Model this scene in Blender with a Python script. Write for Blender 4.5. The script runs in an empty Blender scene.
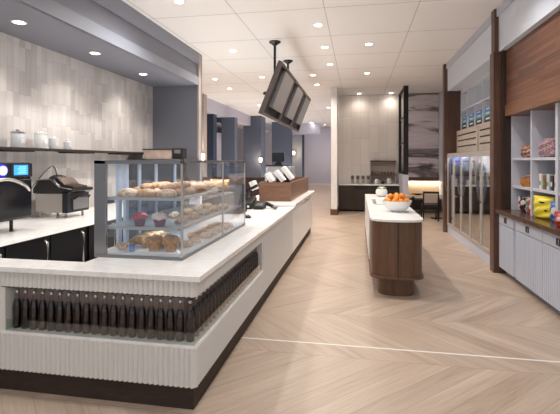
import bpy, bmesh, math, random
from mathutils import Vector, Matrix
random.seed(7)
S = bpy.context.scene
COL = S.collection
PI = math.pi
# ------------------------------------------------------------ camera, world, exposure
F = 425.0; TH = math.atan(77.5/425.0); H = 1.66; CEIL = 3.92
cam_d = bpy.data.cameras.new('camera'); cam = bpy.data.objects.new('camera', cam_d); COL.objects.link(cam)
cam_d.sensor_width = 36; cam_d.sensor_fit = 'HORIZONTAL'; cam_d.lens = F/560*36
cam_d.shift_y = -46/560.0; cam_d.clip_start = .05; cam_d.clip_end = 200
cam.location = (0, 0, H); cam.rotation_euler = (PI/2, 0, TH)
S.camera = cam
w = bpy.data.worlds.new('world'); S.world = w; w.use_nodes = True
w.node_tree.nodes['Background'].inputs[0].default_value = (.92, .95, 1, 1)
w.node_tree.nodes['Background'].inputs[1].default_value = .4
S.view_settings.view_transform = 'Standard'; S.view_settings.look = 'None'
S.view_settings.gamma = 1; S.view_settings.use_curve_mapping = False
S.view_settings.exposure = 0.55
DOWN_W = 86.0; SOFFIT_W = 36.0
WARM = (1, .86, .74); NEUT = (1, .95, .9)

def fill_light(x, y, z, sx, sy, e, col=(1, .96, .92)):  # added upward-facing fill that brightens the ceiling, no fixture of the room
    L = bpy.data.lights.new('fill_uplight', 'AREA'); L.shape = 'RECTANGLE'; L.size = sx; L.size_y = sy; L.energy = e; L.color = col
    o = bpy.data.objects.new('fill_uplight', L); COL.objects.link(o); o.location = (x, y, z); o.rotation_euler = (PI, 0, 0)
fill_light(-2.6, 5.0, .45, .8, 4.0, 12)       # unseen fill down in the staff aisle
fill_light(-2.6, 9.0, .45, .8, 2.6, 50)
fill_light(-4.6, 16.0, .35, 2.5, 5.0, 65)      # unseen fill for the seating zone beyond the partition
fill_light(-4.0, 23.0, .35, 2.5, 5.0, 65)
fill_light(0.2, -1.2, .5, 4.0, 1.5, 60)       # added fill behind the photographer

def at_z(u, v, z):
    d = (H-z)*F/(v-161.0); xc = (u-280)/F*d
    return Vector((xc*math.cos(TH)-d*math.sin(TH), xc*math.sin(TH)+d*math.cos(TH), z))

# ------------------------------------------------------------ materials
def mat(name, col, rough=.5, metal=0, spec=.5, emit=None, es=0, coat=0):
    m = bpy.data.materials.new(name); m.use_nodes = True
    b = m.node_tree.nodes['Principled BSDF']
    b.inputs['Base Color'].default_value = (*col, 1); b.inputs['Roughness'].default_value = rough
    b.inputs['Metallic'].default_value = metal; b.inputs['Specular IOR Level'].default_value = spec
    if emit: b.inputs['Emission Color'].default_value = (*emit, 1); b.inputs['Emission Strength'].default_value = es
    if coat: b.inputs['Coat Weight'].default_value = coat; b.inputs['Coat Roughness'].default_value = .1
    return m
class NT:
    def __init__(s, m): s.t = m.node_tree; s.b = s.t.nodes['Principled BSDF']
    def n(s, ty, **kw):
        x = s.t.nodes.new(ty)
        for k, v in kw.items(): setattr(x, k, v)
        return x
    def l(s, a, b): s.t.links.new(a, b)
    def math(s, op, a, b=None, c=None):
        x = s.n('ShaderNodeMath', operation=op)
        for i, v in enumerate((a, b, c)):
            if v is None: continue
            if isinstance(v, (int, float)): x.inputs[i].default_value = v
            else: s.l(v, x.inputs[i])
        return x.outputs[0]
    def pos(s, scale=(1, 1, 1), rot=(0, 0, 0), world=True):
        if world: g = s.n('ShaderNodeNewGeometry').outputs['Position']
        else: g = s.n('ShaderNodeTexCoord').outputs['Object']
        mp = s.n('ShaderNodeMapping'); mp.inputs['Scale'].default_value = scale; mp.inputs['Rotation'].default_value = rot
        s.l(g, mp.inputs[0]); return mp.outputs[0]
    def noise(s, vec, scale, detail=4, rough=.6, dist=0):
        x = s.n('ShaderNodeTexNoise'); x.inputs['Scale'].default_value = scale; x.inputs['Detail'].default_value = detail
        x.inputs['Roughness'].default_value = rough; x.inputs['Distortion'].default_value = dist
        if vec is not None: s.l(vec, x.inputs['Vector'])
        return x.outputs['Fac']
    def ramp(s, fac, stops):
        x = s.n('ShaderNodeValToRGB'); e = x.color_ramp.elements
        while len(e) < len(stops): e.new(.5)
        for q, (p, c) in zip(e, stops): q.position = p; q.color = (*c, 1)
        s.l(fac, x.inputs[0]); return x.outputs[0]
    def mix(s, fac, a, b, mode='MIX'):
        x = s.n('ShaderNodeMix', data_type='RGBA', blend_type=mode)
        for i, v in ((0, fac), (6, a), (7, b)):
            if isinstance(v, (int, float)): x.inputs[i].default_value = v
            elif isinstance(v, tuple): x.inputs[i].default_value = (*v, 1)
            else: s.l(v, x.inputs[i])
        return x.outputs[2]
    def comb(s, x, y, z=0.0):
        c = s.n('ShaderNodeCombineXYZ')
        for i, v in enumerate((x, y, z)):
            if isinstance(v, (int, float)): c.inputs[i].default_value = v
            else: s.l(v, c.inputs[i])
        return c.outputs[0]
    def bump(s, h, st=.2, dist=.01):
        x = s.n('ShaderNodeBump'); x.inputs['Strength'].default_value = st; x.inputs['Distance'].default_value = dist
        s.l(h, x.inputs['Height']); s.l(x.outputs[0], s.b.inputs['Normal'])

def wood(name, c1, c2, c3, stretch=(14, 14, 1.2), rough=.4, world=True, scale=1.0, fine=True):
    m = mat(name, c1, rough); t = NT(m)
    p = t.pos(stretch, world=world)
    a = t.noise(p, 1.0*scale, 5, .65, .6)
    c = t.ramp(a, [(.3, c1), (.5, c2), (.72, c3)])
    if fine:
        p2 = t.pos(tuple(q*6 for q in stretch), world=world); b = t.noise(p2, 1.0*scale, 2)
        c = t.mix(.35, c, t.ramp(b, [(.3, c1), (.7, c3)]))
    t.l(c, t.b.inputs['Base Color']); return m

def floor_mat():
    m = mat('chevron_oak_floor', (.5, .4, .3), .38); t = NT(m)
    g = t.n('ShaderNodeNewGeometry'); sp = t.n('ShaderNodeSeparateXYZ'); t.l(g.outputs['Position'], sp.inputs[0])
    X, Y = sp.outputs[0], sp.outputs[1]
    W = .25
    yy = t.math('ADD', Y, 20-3.63)
    col = t.math('FLOOR', yy)
    pp = t.math('PINGPONG', yy, 1.0)
    s = t.math('ADD', X, pp)
    s1 = t.math('DIVIDE', t.math('ADD', s, 50.0), W)
    idx = t.math('FLOOR', s1); fr = t.math('FRACT', s1)
    wn = t.n('ShaderNodeTexWhiteNoise', noise_dimensions='2D'); t.l(t.comb(idx, col), wn.inputs['Vector'])
    rnd = wn.outputs['Value']
    off = t.math('MULTIPLY', rnd, 37.0)
    v = t.comb(t.math('ADD', t.math('MULTIPLY', s, 7.0), off), t.math('MULTIPLY', yy, 1.1), off)
    a = t.noise(v, 1.0, 6, .62, .9)
    v2 = t.comb(t.math('MULTIPLY', s, 70.0), t.math('MULTIPLY', yy, 4.0), off)
    b = t.noise(v2, 1.0, 3, .6, .2)
    c = t.ramp(a, [(.22, (.28, .20, .15)), (.42, (.46, .36, .28)), (.72, (.60, .50, .40))])
    c = t.mix(.35, c, t.ramp(b, [(.3, (.35, .26, .20)), (.7, (.60, .49, .40))]))
    c = t.mix(.9, c, t.ramp(rnd, [(0, (.82, .80, .79)), (.5, (.96, .95, .945)), (1, (1.0, 1.0, 1.0))]), 'MULTIPLY')
    e1 = t.math('LESS_THAN', fr, .014)
    fy = t.math('FRACT', yy); e2 = t.math('LESS_THAN', fy, .004)
    e = t.math('MAXIMUM', e1, e2)
    c = t.mix(t.math('MULTIPLY', e, .6), c, (.16, .10, .07))
    t.l(c, t.b.inputs['Base Color'])
    t.l(t.math('MULTIPLY_ADD', b, .15, .28), t.b.inputs['Roughness'])
    return m

def tile_mat(name, axis, light, dark, bh=.36, bw=.115):
    # vertical stacked glazed tiles; axis = horizontal world axis of the wall (0 X, 1 Y)
    m = mat(name, light, .35); t = NT(m)
    g = t.n('ShaderNodeNewGeometry'); sp = t.n('ShaderNodeSeparateXYZ'); t.l(g.outputs['Position'], sp.inputs[0])
    hx, z = sp.outputs[axis], sp.outputs[2]
    cx = t.math('DIVIDE', t.math('ADD', hx, 50.0), bw)
    ci = t.math('FLOOR', cx); fx = t.math('FRACT', cx)
    grp = t.math('FLOOR', t.math('DIVIDE', ci, 2.0))
    w1 = t.n('ShaderNodeTexWhiteNoise', noise_dimensions='1D'); t.l(grp, w1.inputs['W'])
    cz = t.math('ADD', t.math('DIVIDE', z, bh), t.math('MULTIPLY', w1.outputs[0], 1.0))
    zi = t.math('FLOOR', cz); fz = t.math('FRACT', cz)
    w2 = t.n('ShaderNodeTexWhiteNoise', noise_dimensions='2D'); t.l(t.comb(ci, zi), w2.inputs['Vector'])
    r = w2.outputs['Value']
    st = t.noise(t.comb(t.math('MULTIPLY', hx, 30.0), t.math('MULTIPLY', cz, .9), t.math('MULTIPLY', r, 9.0)), 1.0, 3, .6)
    big = t.noise(t.comb(hx, z, 0.0), 1.3, 3)
    f = t.math('ADD', t.math('MULTIPLY', r, .45), t.math('ADD', t.math('MULTIPLY', st, .5), t.math('MULTIPLY', big, .25)))
    c = t.ramp(f, [(.3, dark), (.8, light)])
    e = t.math('MAXIMUM', t.math('LESS_THAN', fx, .035), t.math('LESS_THAN', fz, .014))
    c = t.mix(t.math('MULTIPLY', e, .45), c, tuple(q*.62 for q in dark))
    t.l(c, t.b.inputs['Base Color']); t.bump(t.math('SUBTRACT', t.math('MULTIPLY', r, .4), e), .25, .004)
    return m

def quartz_mat():
    m = mat('white_quartz', (.8, .79, .77), .22); t = NT(m)
    a = t.noise(t.pos((1.2, 2.5, 1)), 2.2, 8, .62, 1.6)
    c = t.ramp(a, [(.44, (.90, .895, .885)), (.5, (.82, .81, .79)), (.535, (.90, .895, .885))])
    t.l(c, t.b.inputs['Base Color']); return m

def thin_glass(name, tint=(1, 1, 1), refl=.12, rough=.01, gcol=(1, 1, 1)):
    m = bpy.data.materials.new(name); m.use_nodes = True; t = m.node_tree; t.nodes.clear()
    o = t.nodes.new('ShaderNodeOutputMaterial'); mx = t.nodes.new('ShaderNodeMixShader')
    tr = t.nodes.new('ShaderNodeBsdfTransparent'); gl = t.nodes.new('ShaderNodeBsdfGlossy')
    tr.inputs[0].default_value = (*tint, 1); gl.inputs['Color'].default_value = (*gcol, 1); gl.inputs['Roughness'].default_value = rough
    lw = t.nodes.new('ShaderNodeLayerWeight'); lw.inputs[0].default_value = .5
    pw = t.nodes.new('ShaderNodeMath'); pw.operation = 'POWER'; pw.inputs[1].default_value = 5; t.links.new(lw.outputs['Facing'], pw.inputs[0])
    ma = t.nodes.new('ShaderNodeMath'); ma.operation = 'MULTIPLY_ADD'; ma.inputs[1].default_value = (1-refl)*.8; ma.inputs[2].default_value = refl
    t.links.new(pw.outputs[0], ma.inputs[0]); t.links.new(ma.outputs[0], mx.inputs[0])
    t.links.new(tr.outputs[0], mx.inputs[1]); t.links.new(gl.outputs[0], mx.inputs[2]); t.links.new(mx.outputs[0], o.inputs[0])
    return m

def noisy(name, c1, c2, scale=8, rough=.6, world=False, detail=4):
    m = mat(name, c1, rough); t = NT(m)
    a = t.noise(t.pos(world=world), scale, detail)
    t.l(t.ramp(a, [(.35, c1), (.65, c2)]), t.b.inputs['Base Color']); return m

def plank_mat():
    m = mat('mixed_walnut_planks', (.3, .12, .06), .35); t = NT(m)
    g = t.n('ShaderNodeNewGeometry'); sp = t.n('ShaderNodeSeparateXYZ'); t.l(g.outputs['Position'], sp.inputs[0])
    Y, Z = sp.outputs[1], sp.outputs[2]
    zi = t.math('DIVIDE', Z, .052); zf = t.math('FLOOR', zi)
    w1 = t.n('ShaderNodeTexWhiteNoise', noise_dimensions='1D'); t.l(zf, w1.inputs['W'])
    yi = t.math('FLOOR', t.math('ADD', t.math('DIVIDE', Y, 1.9), t.math('MULTIPLY', w1.outputs[0], 5.0)))
    w2 = t.n('ShaderNodeTexWhiteNoise', noise_dimensions='2D'); t.l(t.comb(zf, yi), w2.inputs['Vector'])
    a = t.noise(t.comb(t.math('MULTIPLY', Z, 90.0), t.math('MULTIPLY', Y, 1.2), t.math('MULTIPLY', w2.outputs[0], 20.0)), 1, 5, .6, .5)
    f = t.math('ADD', t.math('MULTIPLY', w2.outputs[0], .42), t.math('MULTIPLY', a, .6))
    c = t.ramp(f, [(.15, (.06, .024, .015)), (.45, (.16, .062, .035)), (.9, (.27, .12, .068))])
    e = t.math('LESS_THAN', t.math('FRACT', zi), .08)
    c = t.mix(t.math('MULTIPLY', e, .6), c, (.03, .012, .008))
    t.l(c, t.b.inputs['Base Color']); return m

def mural_mat():
    m = mat('mural_print', (.6, .55, .6), .5); t = NT(m)
    p = t.pos((.28, 1, 1.5), (0, math.radians(-30), 0))
    a = t.noise(p, 1.7, 7, .6, 1.2)
    c = t.ramp(a, [(.36, (.10, .085, .09)), (.43, (.34, .30, .32)), (.48, (.70, .62, .67)), (.60, (.84, .78, .82)), (.75, (.66, .60, .68))])
    t.l(c, t.b.inputs['Base Color']); return m

M = {}
M['floor'] = floor_mat()
M['quartz'] = quartz_mat()
M['flute'] = mat('fluted_white_panel', (.73, .72, .70), .42)
M['white'] = mat('white_paint', (.82, .81, .81), .5)
M['lav'] = mat('lavender_white_paint', (.60, .60, .70), .6)
M['ceil'] = mat('ceiling_panel', (.88, .865, .85), .8)
M['joint'] = mat('ceiling_joint', (.56, .53, .50), .8)
M['soffit'] = mat('slate_grey_paint', (.215, .225, .27), .5)
M['soffit2'] = mat('slate_grey_trim', (.27, .29, .345), .5)
M['blue'] = mat('slate_blue_paint', (.10, .12, .175), .5)
M['navy'] = mat('deep_navy_paint', (.03, .045, .08), .5)
M['fascia'] = mat('pale_grey_paint', (.72, .78, .88), .5)
M['fascia_trim'] = mat('pale_grey_crown', (.56, .59, .68), .5)
M['tile'] = tile_mat('glazed_tile_left', 1, (.78, .75, .73), (.57, .54, .525), .31, .10)
M['tile_b'] = tile_mat('glazed_tile_back', 0, (.90, .86, .82), (.80, .76, .72), .9, .3)
M['toe'] = wood('dark_walnut_kick', (.020, .011, .008), (.035, .019, .013), (.055, .032, .022), (3, 3, 14), .7)
M['walnut'] = wood('walnut_veneer', (.075, .036, .020), (.125, .062, .034), (.175, .095, .055), (26, 26, 1.3))
M['walnut_h'] = wood('walnut_box_boards', (.13, .062, .036), (.20, .105, .065), (.28, .155, .10), (2, 2, 26))
M['post'] = wood('walnut_post', (.062, .028, .018), (.105, .050, .032), (.165, .088, .058), (20, 20, 1.2))
M['darkwood'] = wood('espresso_wood', (.022, .012, .010), (.035, .020, .016), (.055, .033, .027), (20, 20, 1.5))
M['worktop'] = wood('dark_wood_worktop', (.05, .025, .018), (.09, .045, .03), (.15, .085, .06), (8, 1.2, 8), .22)
M['planks'] = plank_mat()
M['plank_edge'] = wood('orange_walnut_rail', (.14, .055, .028), (.22, .095, .05), (.30, .14, .072), (8, 1.3, 22))
M['oak'] = wood('pale_oak', (.55, .39, .26), (.66, .48, .33), (.74, .56, .40), (1.5, 1.5, 14))
M['oakvent'] = wood('pale_limed_wood', (.42, .36, .31), (.52, .45, .39), (.60, .53, .47), (1.5, 1.5, 20))
M['cab'] = mat('pale_blue_grey_cabinet', (.56, .60, .70), .4)
M['groove'] = mat('cabinet_groove', (.47, .51, .60), .6)
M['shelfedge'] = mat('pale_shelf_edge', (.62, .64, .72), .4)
M['cavityshade'] = mat('lavender_cavity_shade', (.34, .35, .43), .45)  # back panel tone darkened, shade of the shelf cavities put into the colour
M['cubby'] = mat('pale_blue_shelf', (.74, .78, .84), .45)
M['black'] = mat('satin_black', (.008, .008, .010), .45)
M['undercab'] = mat('black_cabinet_paint', (.004, .004, .005), .6, 0, .1)
M['shelfglass'] = mat('smoky_shelf', (.42, .46, .50), .15)
M['stile'] = mat('pale_blue_stile', (.50, .60, .74), .4)
M['rearglass'] = thin_glass('rear_door_reflection_tint', (.14, .18, .27), .08)  # navy tint puts dark blue reflections into the sliding door glass
M['guard'] = thin_glass('guard_glass', (.90, .93, .92), .06, .05)
M['blackgloss'] = mat('gloss_black', (.008, .008, .011), .12)
M['blackmatte'] = mat('matt_black', (.015, .015, .017), .6)
M['doorsteel'] = mat('satin_steel', (.66, .63, .61), .45, .75)
M['steel'] = mat('brushed_steel', (.52, .50, .48), .28, 1)
M['steeld'] = mat('dark_steel', (.24, .24, .25), .33, 1)
M['chrome'] = mat('chrome', (.8, .8, .8), .12, 1)
M['bronze'] = mat('bronze_metal', (.16, .12, .10), .35, 1)
M['glass'] = thin_glass('clear_glass', (.95, .97, .98), .04)
M['glasscase'] = thin_glass('display_glass', (.94, .96, .98), .07)
M['fridgeglass'] = thin_glass('fridge_door_glass', (.62, .64, .68), .50, .03, (.95, .93, .91))
M['neck'] = thin_glass('bottle_glass', (.84, .78, .76), .04, .05)
M['liquid'] = mat('dark_drink', (.010, .006, .009), .08, 0, .7)
M['niche'] = mat('niche_lining', (.42, .35, .32), .5)
M['emit'] = mat('lamp_lens', (1, 1, 1), .5, emit=(1, .93, .85), es=14)
M['emitw'] = mat('sconce_glow', (1, 1, 1), .5, emit=(1, .75, .5), es=9)
M['emitl'] = mat('linear_glow', (1, 1, 1), .5, emit=(1, .97, .95), es=5)
M['led'] = mat('case_led', (1, 1, 1), .5, emit=(.85, .93, 1), es=5)
M['screenblue'] = mat('blue_display', (.02, .06, .12), .2, emit=(.04, .30, .75), es=1.3)
M['screenlite'] = mat('pale_display', (.1, .2, .3), .2, emit=(.25, .62, .95), es=1.2)
M['dial'] = mat('lit_dial', (.2, .2, .4), .2, emit=(.42, .45, .95), es=1.3)
M['dialglow'] = mat('lit_dial_ring', (.02, .02, .2), .2, emit=(.02, .02, .45), es=1.0)
M['bezel'] = mat('brown_grey_bezel', (.085, .062, .058), .4)
M['screen'] = mat('grey_screen', (.17, .165, .175), .3)
M['brass'] = mat('pale_joint_strip', (.80, .77, .73), .4)
M['ceramic'] = mat('white_ceramic', (.78, .79, .80), .18)
M['orange'] = noisy('orange_peel', (.75, .22, .01), (.90, .36, .03), 5, .4)
M['leaf'] = mat('green_leaf', (.22, .35, .05), .5)
M['pastry'] = noisy('golden_pastry', (.30, .11, .035), (.66, .38, .17), 38, .5)
M['sugar'] = noisy('sugared_pastry', (.40, .18, .07), (.80, .64, .46), 45, .6)
M['bread'] = noisy('baked_bread', (.40, .19, .06), (.74, .50, .24), 25, .5)
M['muffin'] = noisy('muffin_crumb', (.28, .11, .04), (.58, .30, .13), 45, .6)
M['paper'] = mat('white_paper', (.78, .78, .76), .6)
M['brownpaper'] = mat('kraft_paper', (.42, .29, .20), .7)
M['berry'] = noisy('berry_glaze', (.28, .012, .03), (.55, .04, .09), 30, .25)
M['berrycup'] = mat('wine_paper_cup', (.15, .01, .05), .45)
M['cream'] = noisy('cream_topping', (.75, .55, .50), (.85, .74, .66), 20, .5)
M['yellow'] = noisy('yellow_foil', (.82, .66, .02), (.88, .76, .10), 9, .3)
M['redfoil'] = mat('red_foil', (.50, .03, .03), .3)
M['bluefoil'] = mat('blue_foil', (.05, .16, .48), .3)
M['blackfoil'] = mat('black_foil', (.02, .018, .03), .3)
M['whitefoil'] = mat('white_foil', (.72, .66, .62), .35)
M['pinkfoil'] = noisy('pink_and_dark_foil', (.05, .015, .03), (.66, .42, .48), 60, .35)
M['brownfoil'] = noisy('brown_and_tan_foil', (.09, .025, .02), (.58, .33, .24), 18, .35)
M['mixfoil'] = noisy('mixed_bright_foil', (.03, .02, .03), (.75, .55, .55), 30, .35)
M['greenfoil'] = mat('green_foil', (.08, .25, .10), .35)
M['basket'] = noisy('orange_wicker', (.42, .15, .03), (.65, .30, .09), 40, .6)
M['cyan'] = mat('turquoise_carton', (.05, .42, .55), .4)
M['cobalt'] = mat('cobalt_carton', (.06, .16, .62), .4)
M['greytex'] = mat('grey_leather', (.22, .21, .21), .6)
M['taupe'] = mat('taupe_fabric', (.40, .33, .29), .8)
M['maroon'] = mat('maroon_panel', (.05, .018, .018), .5)
M['mural'] = mural_mat()
M['taupepaint'] = mat('taupe_paint', (.46, .40, .37), .6)
M['beigebox'] = noisy('beige_box_panel', (.42, .32, .27), (.52, .41, .35), 6, .6)
M['canister'] = mat('frosted_canister', (.62, .66, .70), .25)

# ------------------------------------------------------------ mesh helpers
ORG = {}
class MB:
    def __init__(s): s.v = []; s.f = []
    def add(s, vs, fs):
        o = len(s.v); s.v += [Vector(p) for p in vs]; s.f += [tuple(i+o for i in q) for q in fs]; return s
    def box(s, x0, x1, y0, y1, z0, z1):
        return s.add([(x0, y0, z0), (x1, y0, z0), (x1, y1, z0), (x0, y1, z0), (x0, y0, z1), (x1, y0, z1), (x1, y1, z1), (x0, y1, z1)],
                     [(3, 2, 1, 0), (4, 5, 6, 7), (0, 1, 5, 4), (1, 2, 6, 5), (2, 3, 7, 6), (3, 0, 4, 7)])
    def prism(s, poly, axis, a, b):
        n = len(poly)
        def P(p, q): return {2: (p[0], p[1], q), 1: (p[0], q, p[1]), 0: (q, p[0], p[1])}[axis]
        return s.add([P(p, a) for p in poly]+[P(p, b) for p in poly],
                     [tuple(reversed(range(n))), tuple(range(n, 2*n))]+[(i, (i+1) % n, n+(i+1) % n, n+i) for i in range(n)])
    def lathe(s, prof, c=(0, 0, 0), n=24, sx=1, sy=1, caps=True):
        vs = []; fs = []
        for r, z in prof:
            for k in range(n):
                a = 2*PI*k/n; vs.append((c[0]+r*sx*math.cos(a), c[1]+r*sy*math.sin(a), c[2]+z))
        for i in range(len(prof)-1):
            for k in range(n):
                fs.append((i*n+k, i*n+(k+1) % n, (i+1)*n+(k+1) % n, (i+1)*n+k))
        if caps: fs.append(tuple(reversed(range(n)))); fs.append(tuple(range((len(prof)-1)*n, len(prof)*n)))
        return s.add(vs, fs)
    def tube(s, pts, r, n=10):
        pts = [Vector(p) for p in pts]; vs = []; fs = []
        up = Vector((0, 0, 1))
        for i, p in enumerate(pts):
            t = (pts[min(i+1, len(pts)-1)]-pts[max(i-1, 0)]).normalized()
            a = t.cross(up)
            if a.length < .05: a = t.cross(Vector((1, 0, 0)))
            a.normalize(); b = t.cross(a)
            rr = r[i] if isinstance(r, (list, tuple)) else r
            for k in range(n): q = 2*PI*k/n; vs.append(p+a*rr*math.cos(q)+b*rr*math.sin(q))
        for i in range(len(pts)-1):
            for k in range(n): fs.append((i*n+k, i*n+(k+1) % n, (i+1)*n+(k+1) % n, (i+1)*n+k))
        fs.append(tuple(reversed(range(n)))); fs.append(tuple(range((len(pts)-1)*n, len(pts)*n)))
        return s.add(vs, fs)
    def blob(s, c, r, jit=0, n=14, m=9, rot=0, seed=0, flat=0):
        rd = random.Random(seed); vs = []; fs = []
        ph = [rd.uniform(0, 6.28) for _ in range(6)]
        def P(th, fi):
            q = 1+jit*(math.sin(3*th+ph[0])*math.sin(2*fi+ph[1])+.7*math.sin(5*th+ph[2])*math.sin(4*fi+ph[3]))
            x = r[0]*math.sin(fi)*math.cos(th)*q; y = r[1]*math.sin(fi)*math.sin(th)*q; z = r[2]*math.cos(fi)*q
            if flat: z = max(z, -r[2]*flat)
            return (c[0]+x*math.cos(rot)-y*math.sin(rot), c[1]+x*math.sin(rot)+y*math.cos(rot), c[2]+z)
        vs.append(P(0, PI))
        for i in range(1, m):
            for k in range(n): vs.append(P(2*PI*k/n, PI-PI*i/m))
        vs.append(P(0, 0))
        for k in range(n): fs.append((0, 1+(k+1) % n, 1+k))
        for i in range(m-2):
            for k in range(n): a = 1+i*n; fs.append((a+k, a+(k+1) % n, a+n+(k+1) % n, a+n+k))
        a = 1+(m-2)*n; L = len(vs)-1
        for k in range(n): fs.append((a+k, a+(k+1) % n, L))
        return s.add(vs, fs)
    def build(s, name, m, parent=None, loc=None, bevel=0, smooth=False, seg=2):
        if parent is not None: o = ORG[parent.name]
        elif loc is not None: o = Vector(loc)
        else:
            xs = [p.x for p in s.v]; ys = [p.y for p in s.v]; zs = [p.z for p in s.v]
            o = Vector(((min(xs)+max(xs))/2, (min(ys)+max(ys))/2, min(zs)))
        me = bpy.data.meshes.new(name); me.from_pydata([p-o for p in s.v], [], s.f); me.update()
        bm = bmesh.new(); bm.from_mesh(me); bmesh.ops.recalc_face_normals(bm, faces=bm.faces); bm.to_mesh(me); bm.free()
        if isinstance(m, str): m = M[m]
        me.materials.append(m)
        if smooth:
            for p in me.polygons: p.use_smooth = True
            try: me.set_sharp_from_angle(angle=math.radians(40))
            except Exception: pass
        ob = bpy.data.objects.new(name, me); COL.objects.link(ob)
        if parent is not None: ob.parent = parent
        else: ob.location = o
        ORG[ob.name] = o
        if bevel:
            b = ob.modifiers.new('bevel', 'BEVEL'); b.width = bevel; b.segments = seg; b.limit_method = 'ANGLE'; b.angle_limit = math.radians(40)
        return ob
def B(*a): return MB().box(*a)
def tag(o, label, cat, group=None, kind=None):
    o['label'] = label; o['category'] = cat
    if group: o['group'] = group
    if kind: o['kind'] = kind
    return o
def thing(name, label, cat, loc, group=None):
    o = bpy.data.objects.new(name, None); COL.objects.link(o); o.location = loc; o.empty_display_size = .1
    ORG[o.name] = Vector(loc); return tag(o, label, cat, group)
def struct(o): o['kind'] = 'structure'; return o
def copy_tree(o, parent=None):
    c = o.copy(); COL.objects.link(c); ORG[c.name] = ORG.get(o.name, Vector())
    if parent is not None: c.parent = parent
    for ch in list(o.children): copy_tree(ch, c)
    return c
ORD = 'first second third fourth fifth sixth seventh eighth ninth tenth eleventh twelfth thirteenth fourteenth fifteenth sixteenth seventeenth eighteenth nineteenth twentieth twenty-first twenty-second twenty-third twenty-fourth twenty-fifth'.split()
def put(proto, used, loc, rz=0, label=None, group=None, sc=None):
    o = proto if not used[0] else copy_tree(proto)
    used[0] = True; o.location = loc; o.rotation_euler = (0, 0, rz)
    if label: o['label'] = label
    if group: o['group'] = group
    if sc: o.scale = (sc, sc, sc)
    return o

# ------------------------------------------------------------ structure
struct(B(-9.5, 3.2, -2.5, 29.5, -.1, 0).build('floor', 'floor'))
struct(B(-9.5, 3.2, -4, 29.5, CEIL, CEIL+.1).build('ceiling', 'ceil'))
jm = MB()
for x in (-3.18, -1.83, -.48, .87): jm.box(x-.006, x+.006, -4, 28.7, CEIL-.002, CEIL+.004)
y = 6.28-1.42*5
while y < 28: jm.box(-9, 2.05, y-.006, y+.006, CEIL-.002, CEIL+.004); y += 1.42
struct(jm.build('trim_1', 'joint'))
struct(B(-1.08, 2.12, 3.855, 3.875, 0, .0015).build('trim_2', 'brass'))
struct(B(-4.5, -4.3, 1.2, 8.64, 0, CEIL).build('wall_left', 'tile'))
# dropped soffit over the back counter: underside, recessed fascia
sf = MB().box(-4.3, -3.28, 1.2, 8.44, 3.24, 3.28)
struct(sf.build('trim_3', 'soffit'))
struct(B(-3.34, -3.30, 1.2, 8.44, 3.28, CEIL).build('trim_4', 'soffit'))
struct(MB().box(-3.30, -3.26, 1.2, 8.44, 3.24, 3.41).build('trim_5', 'soffit2', bevel=.004))
struct(MB().box(-3.30, -3.26, 1.2, 8.44, 3.69, CEIL).build('trim_6', 'soffit2', bevel=.004))
struct(MB().box(-4.3, -3.27, 8.44, 8.64, 0, CEIL).build('wall_return', 'soffit'))
struct(MB().box(-3.29, -3.255, 8.42, 8.54, 0, CEIL).build('trim_7', 'taupepaint'))
struct(MB().box(-9.5, -4.5, 8.44, 8.64, 0, CEIL).build('wall_behind_return', 'soffit'))
# far left zone
struct(B(-9.5, -9.3, 8.6, 29, 0, CEIL).build('wall_far_left', 'blue'))
struct(B(-9.5, -.62, 28.6, 28.8, 0, CEIL).build('wall_far', 'lav'))
struct(B(-9.5, -.62, 28.55, 28.6, 0, .15).build('baseboard_far', 'white'))
struct(B(-5.6, -5.27, 13.6, 25.8, 3.43, CEIL).build('trim_8', 'lav'))
struct(B(-5.27, -2.2, 25.5, 25.8, 3.3, CEIL).build('trim_9', 'lav'))
struct(B(-.62, -.50, 14.9, 28.6, 0, CEIL).build('wall_far_right', 'lav'))
def pier(u0, u1, d, z1, m, dep=.4, n=[9], side=None):
    x0 = d*((u0-280)/F*.9838-.1793); x1 = d*((u1-280)/F*.9838-.1793); y = .1823*(x0+x1)/2+1.0165*d
    n[0] += 1
    o = struct(B(x0, x1, y, y+dep, 0, z1).build('trim_%d' % n[0], m)); return x0, x1, y
pier(198, 204, 14.3, CEIL, 'taupepaint', .3)
pier(206.5, 213.5, 16, CEIL, 'navy')
pier(221, 235, 17.2, 3.43, 'blue')
p2 = pier(243, 261.5, 21.3, CEIL, 'blue', 1.0)
p3 = pier(271.5, 291, 24.5, CEIL, 'blue', .6)
pier(302, 304, 25, 3.2, 'navy', .2)
pier(291, 302, 27, 3.3, 'soffit2', .2)
# chamfered portal head
xa, ya = -5.9, 16.6
struct(MB().prism([(-7.6, 3.02), (-7.35, 3.25), (-5.55, 3.25), (-5.3, 3.02), (-5.3, 3.6), (-7.6, 3.6)], 1, ya, ya+.3).build('trim_30', 'navy'))
struct(B(-8.6, -8.4, 17, 27, 0, 3.4).build('wall_alcove', 'lav'))
# right side
struct(B(2.65, 2.85, 1.2, 14.9, 0, CEIL).build('wall_right', 'fascia'))
struct(B(2.06, 2.65, 6.93, 10.42, 3.28, 3.80).build('trim_31', 'fascia'))
struct(B(2.03, 2.65, 6.93, 10.42, 3.80, CEIL).build('trim_32', 'fascia_trim'))
struct(B(2.06, 2.65, 1.2, 6.78, 3.28, 3.80).build('trim_33', 'fascia'))
struct(B(2.03, 2.65, 1.2, 6.78, 3.80, CEIL).build('trim_34', 'fascia_trim'))
struct(B(2.00, 2.65, 6.78, 6.93, 3.28, CEIL).build('trim_35', 'post'))
struct(B(1.985, 2.65, 6.77, 6.95, 0, 3.28).build('trim_36', 'post', bevel=.004))
struct(B(1.98, 2.65, 10.42, 10.58, 0, CEIL).build('trim_37', 'post', bevel=.004))
struct(B(2.14, 2.65, 1.2, 6.70, 2.47, 3.28).build('trim_38', 'planks'))
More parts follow.
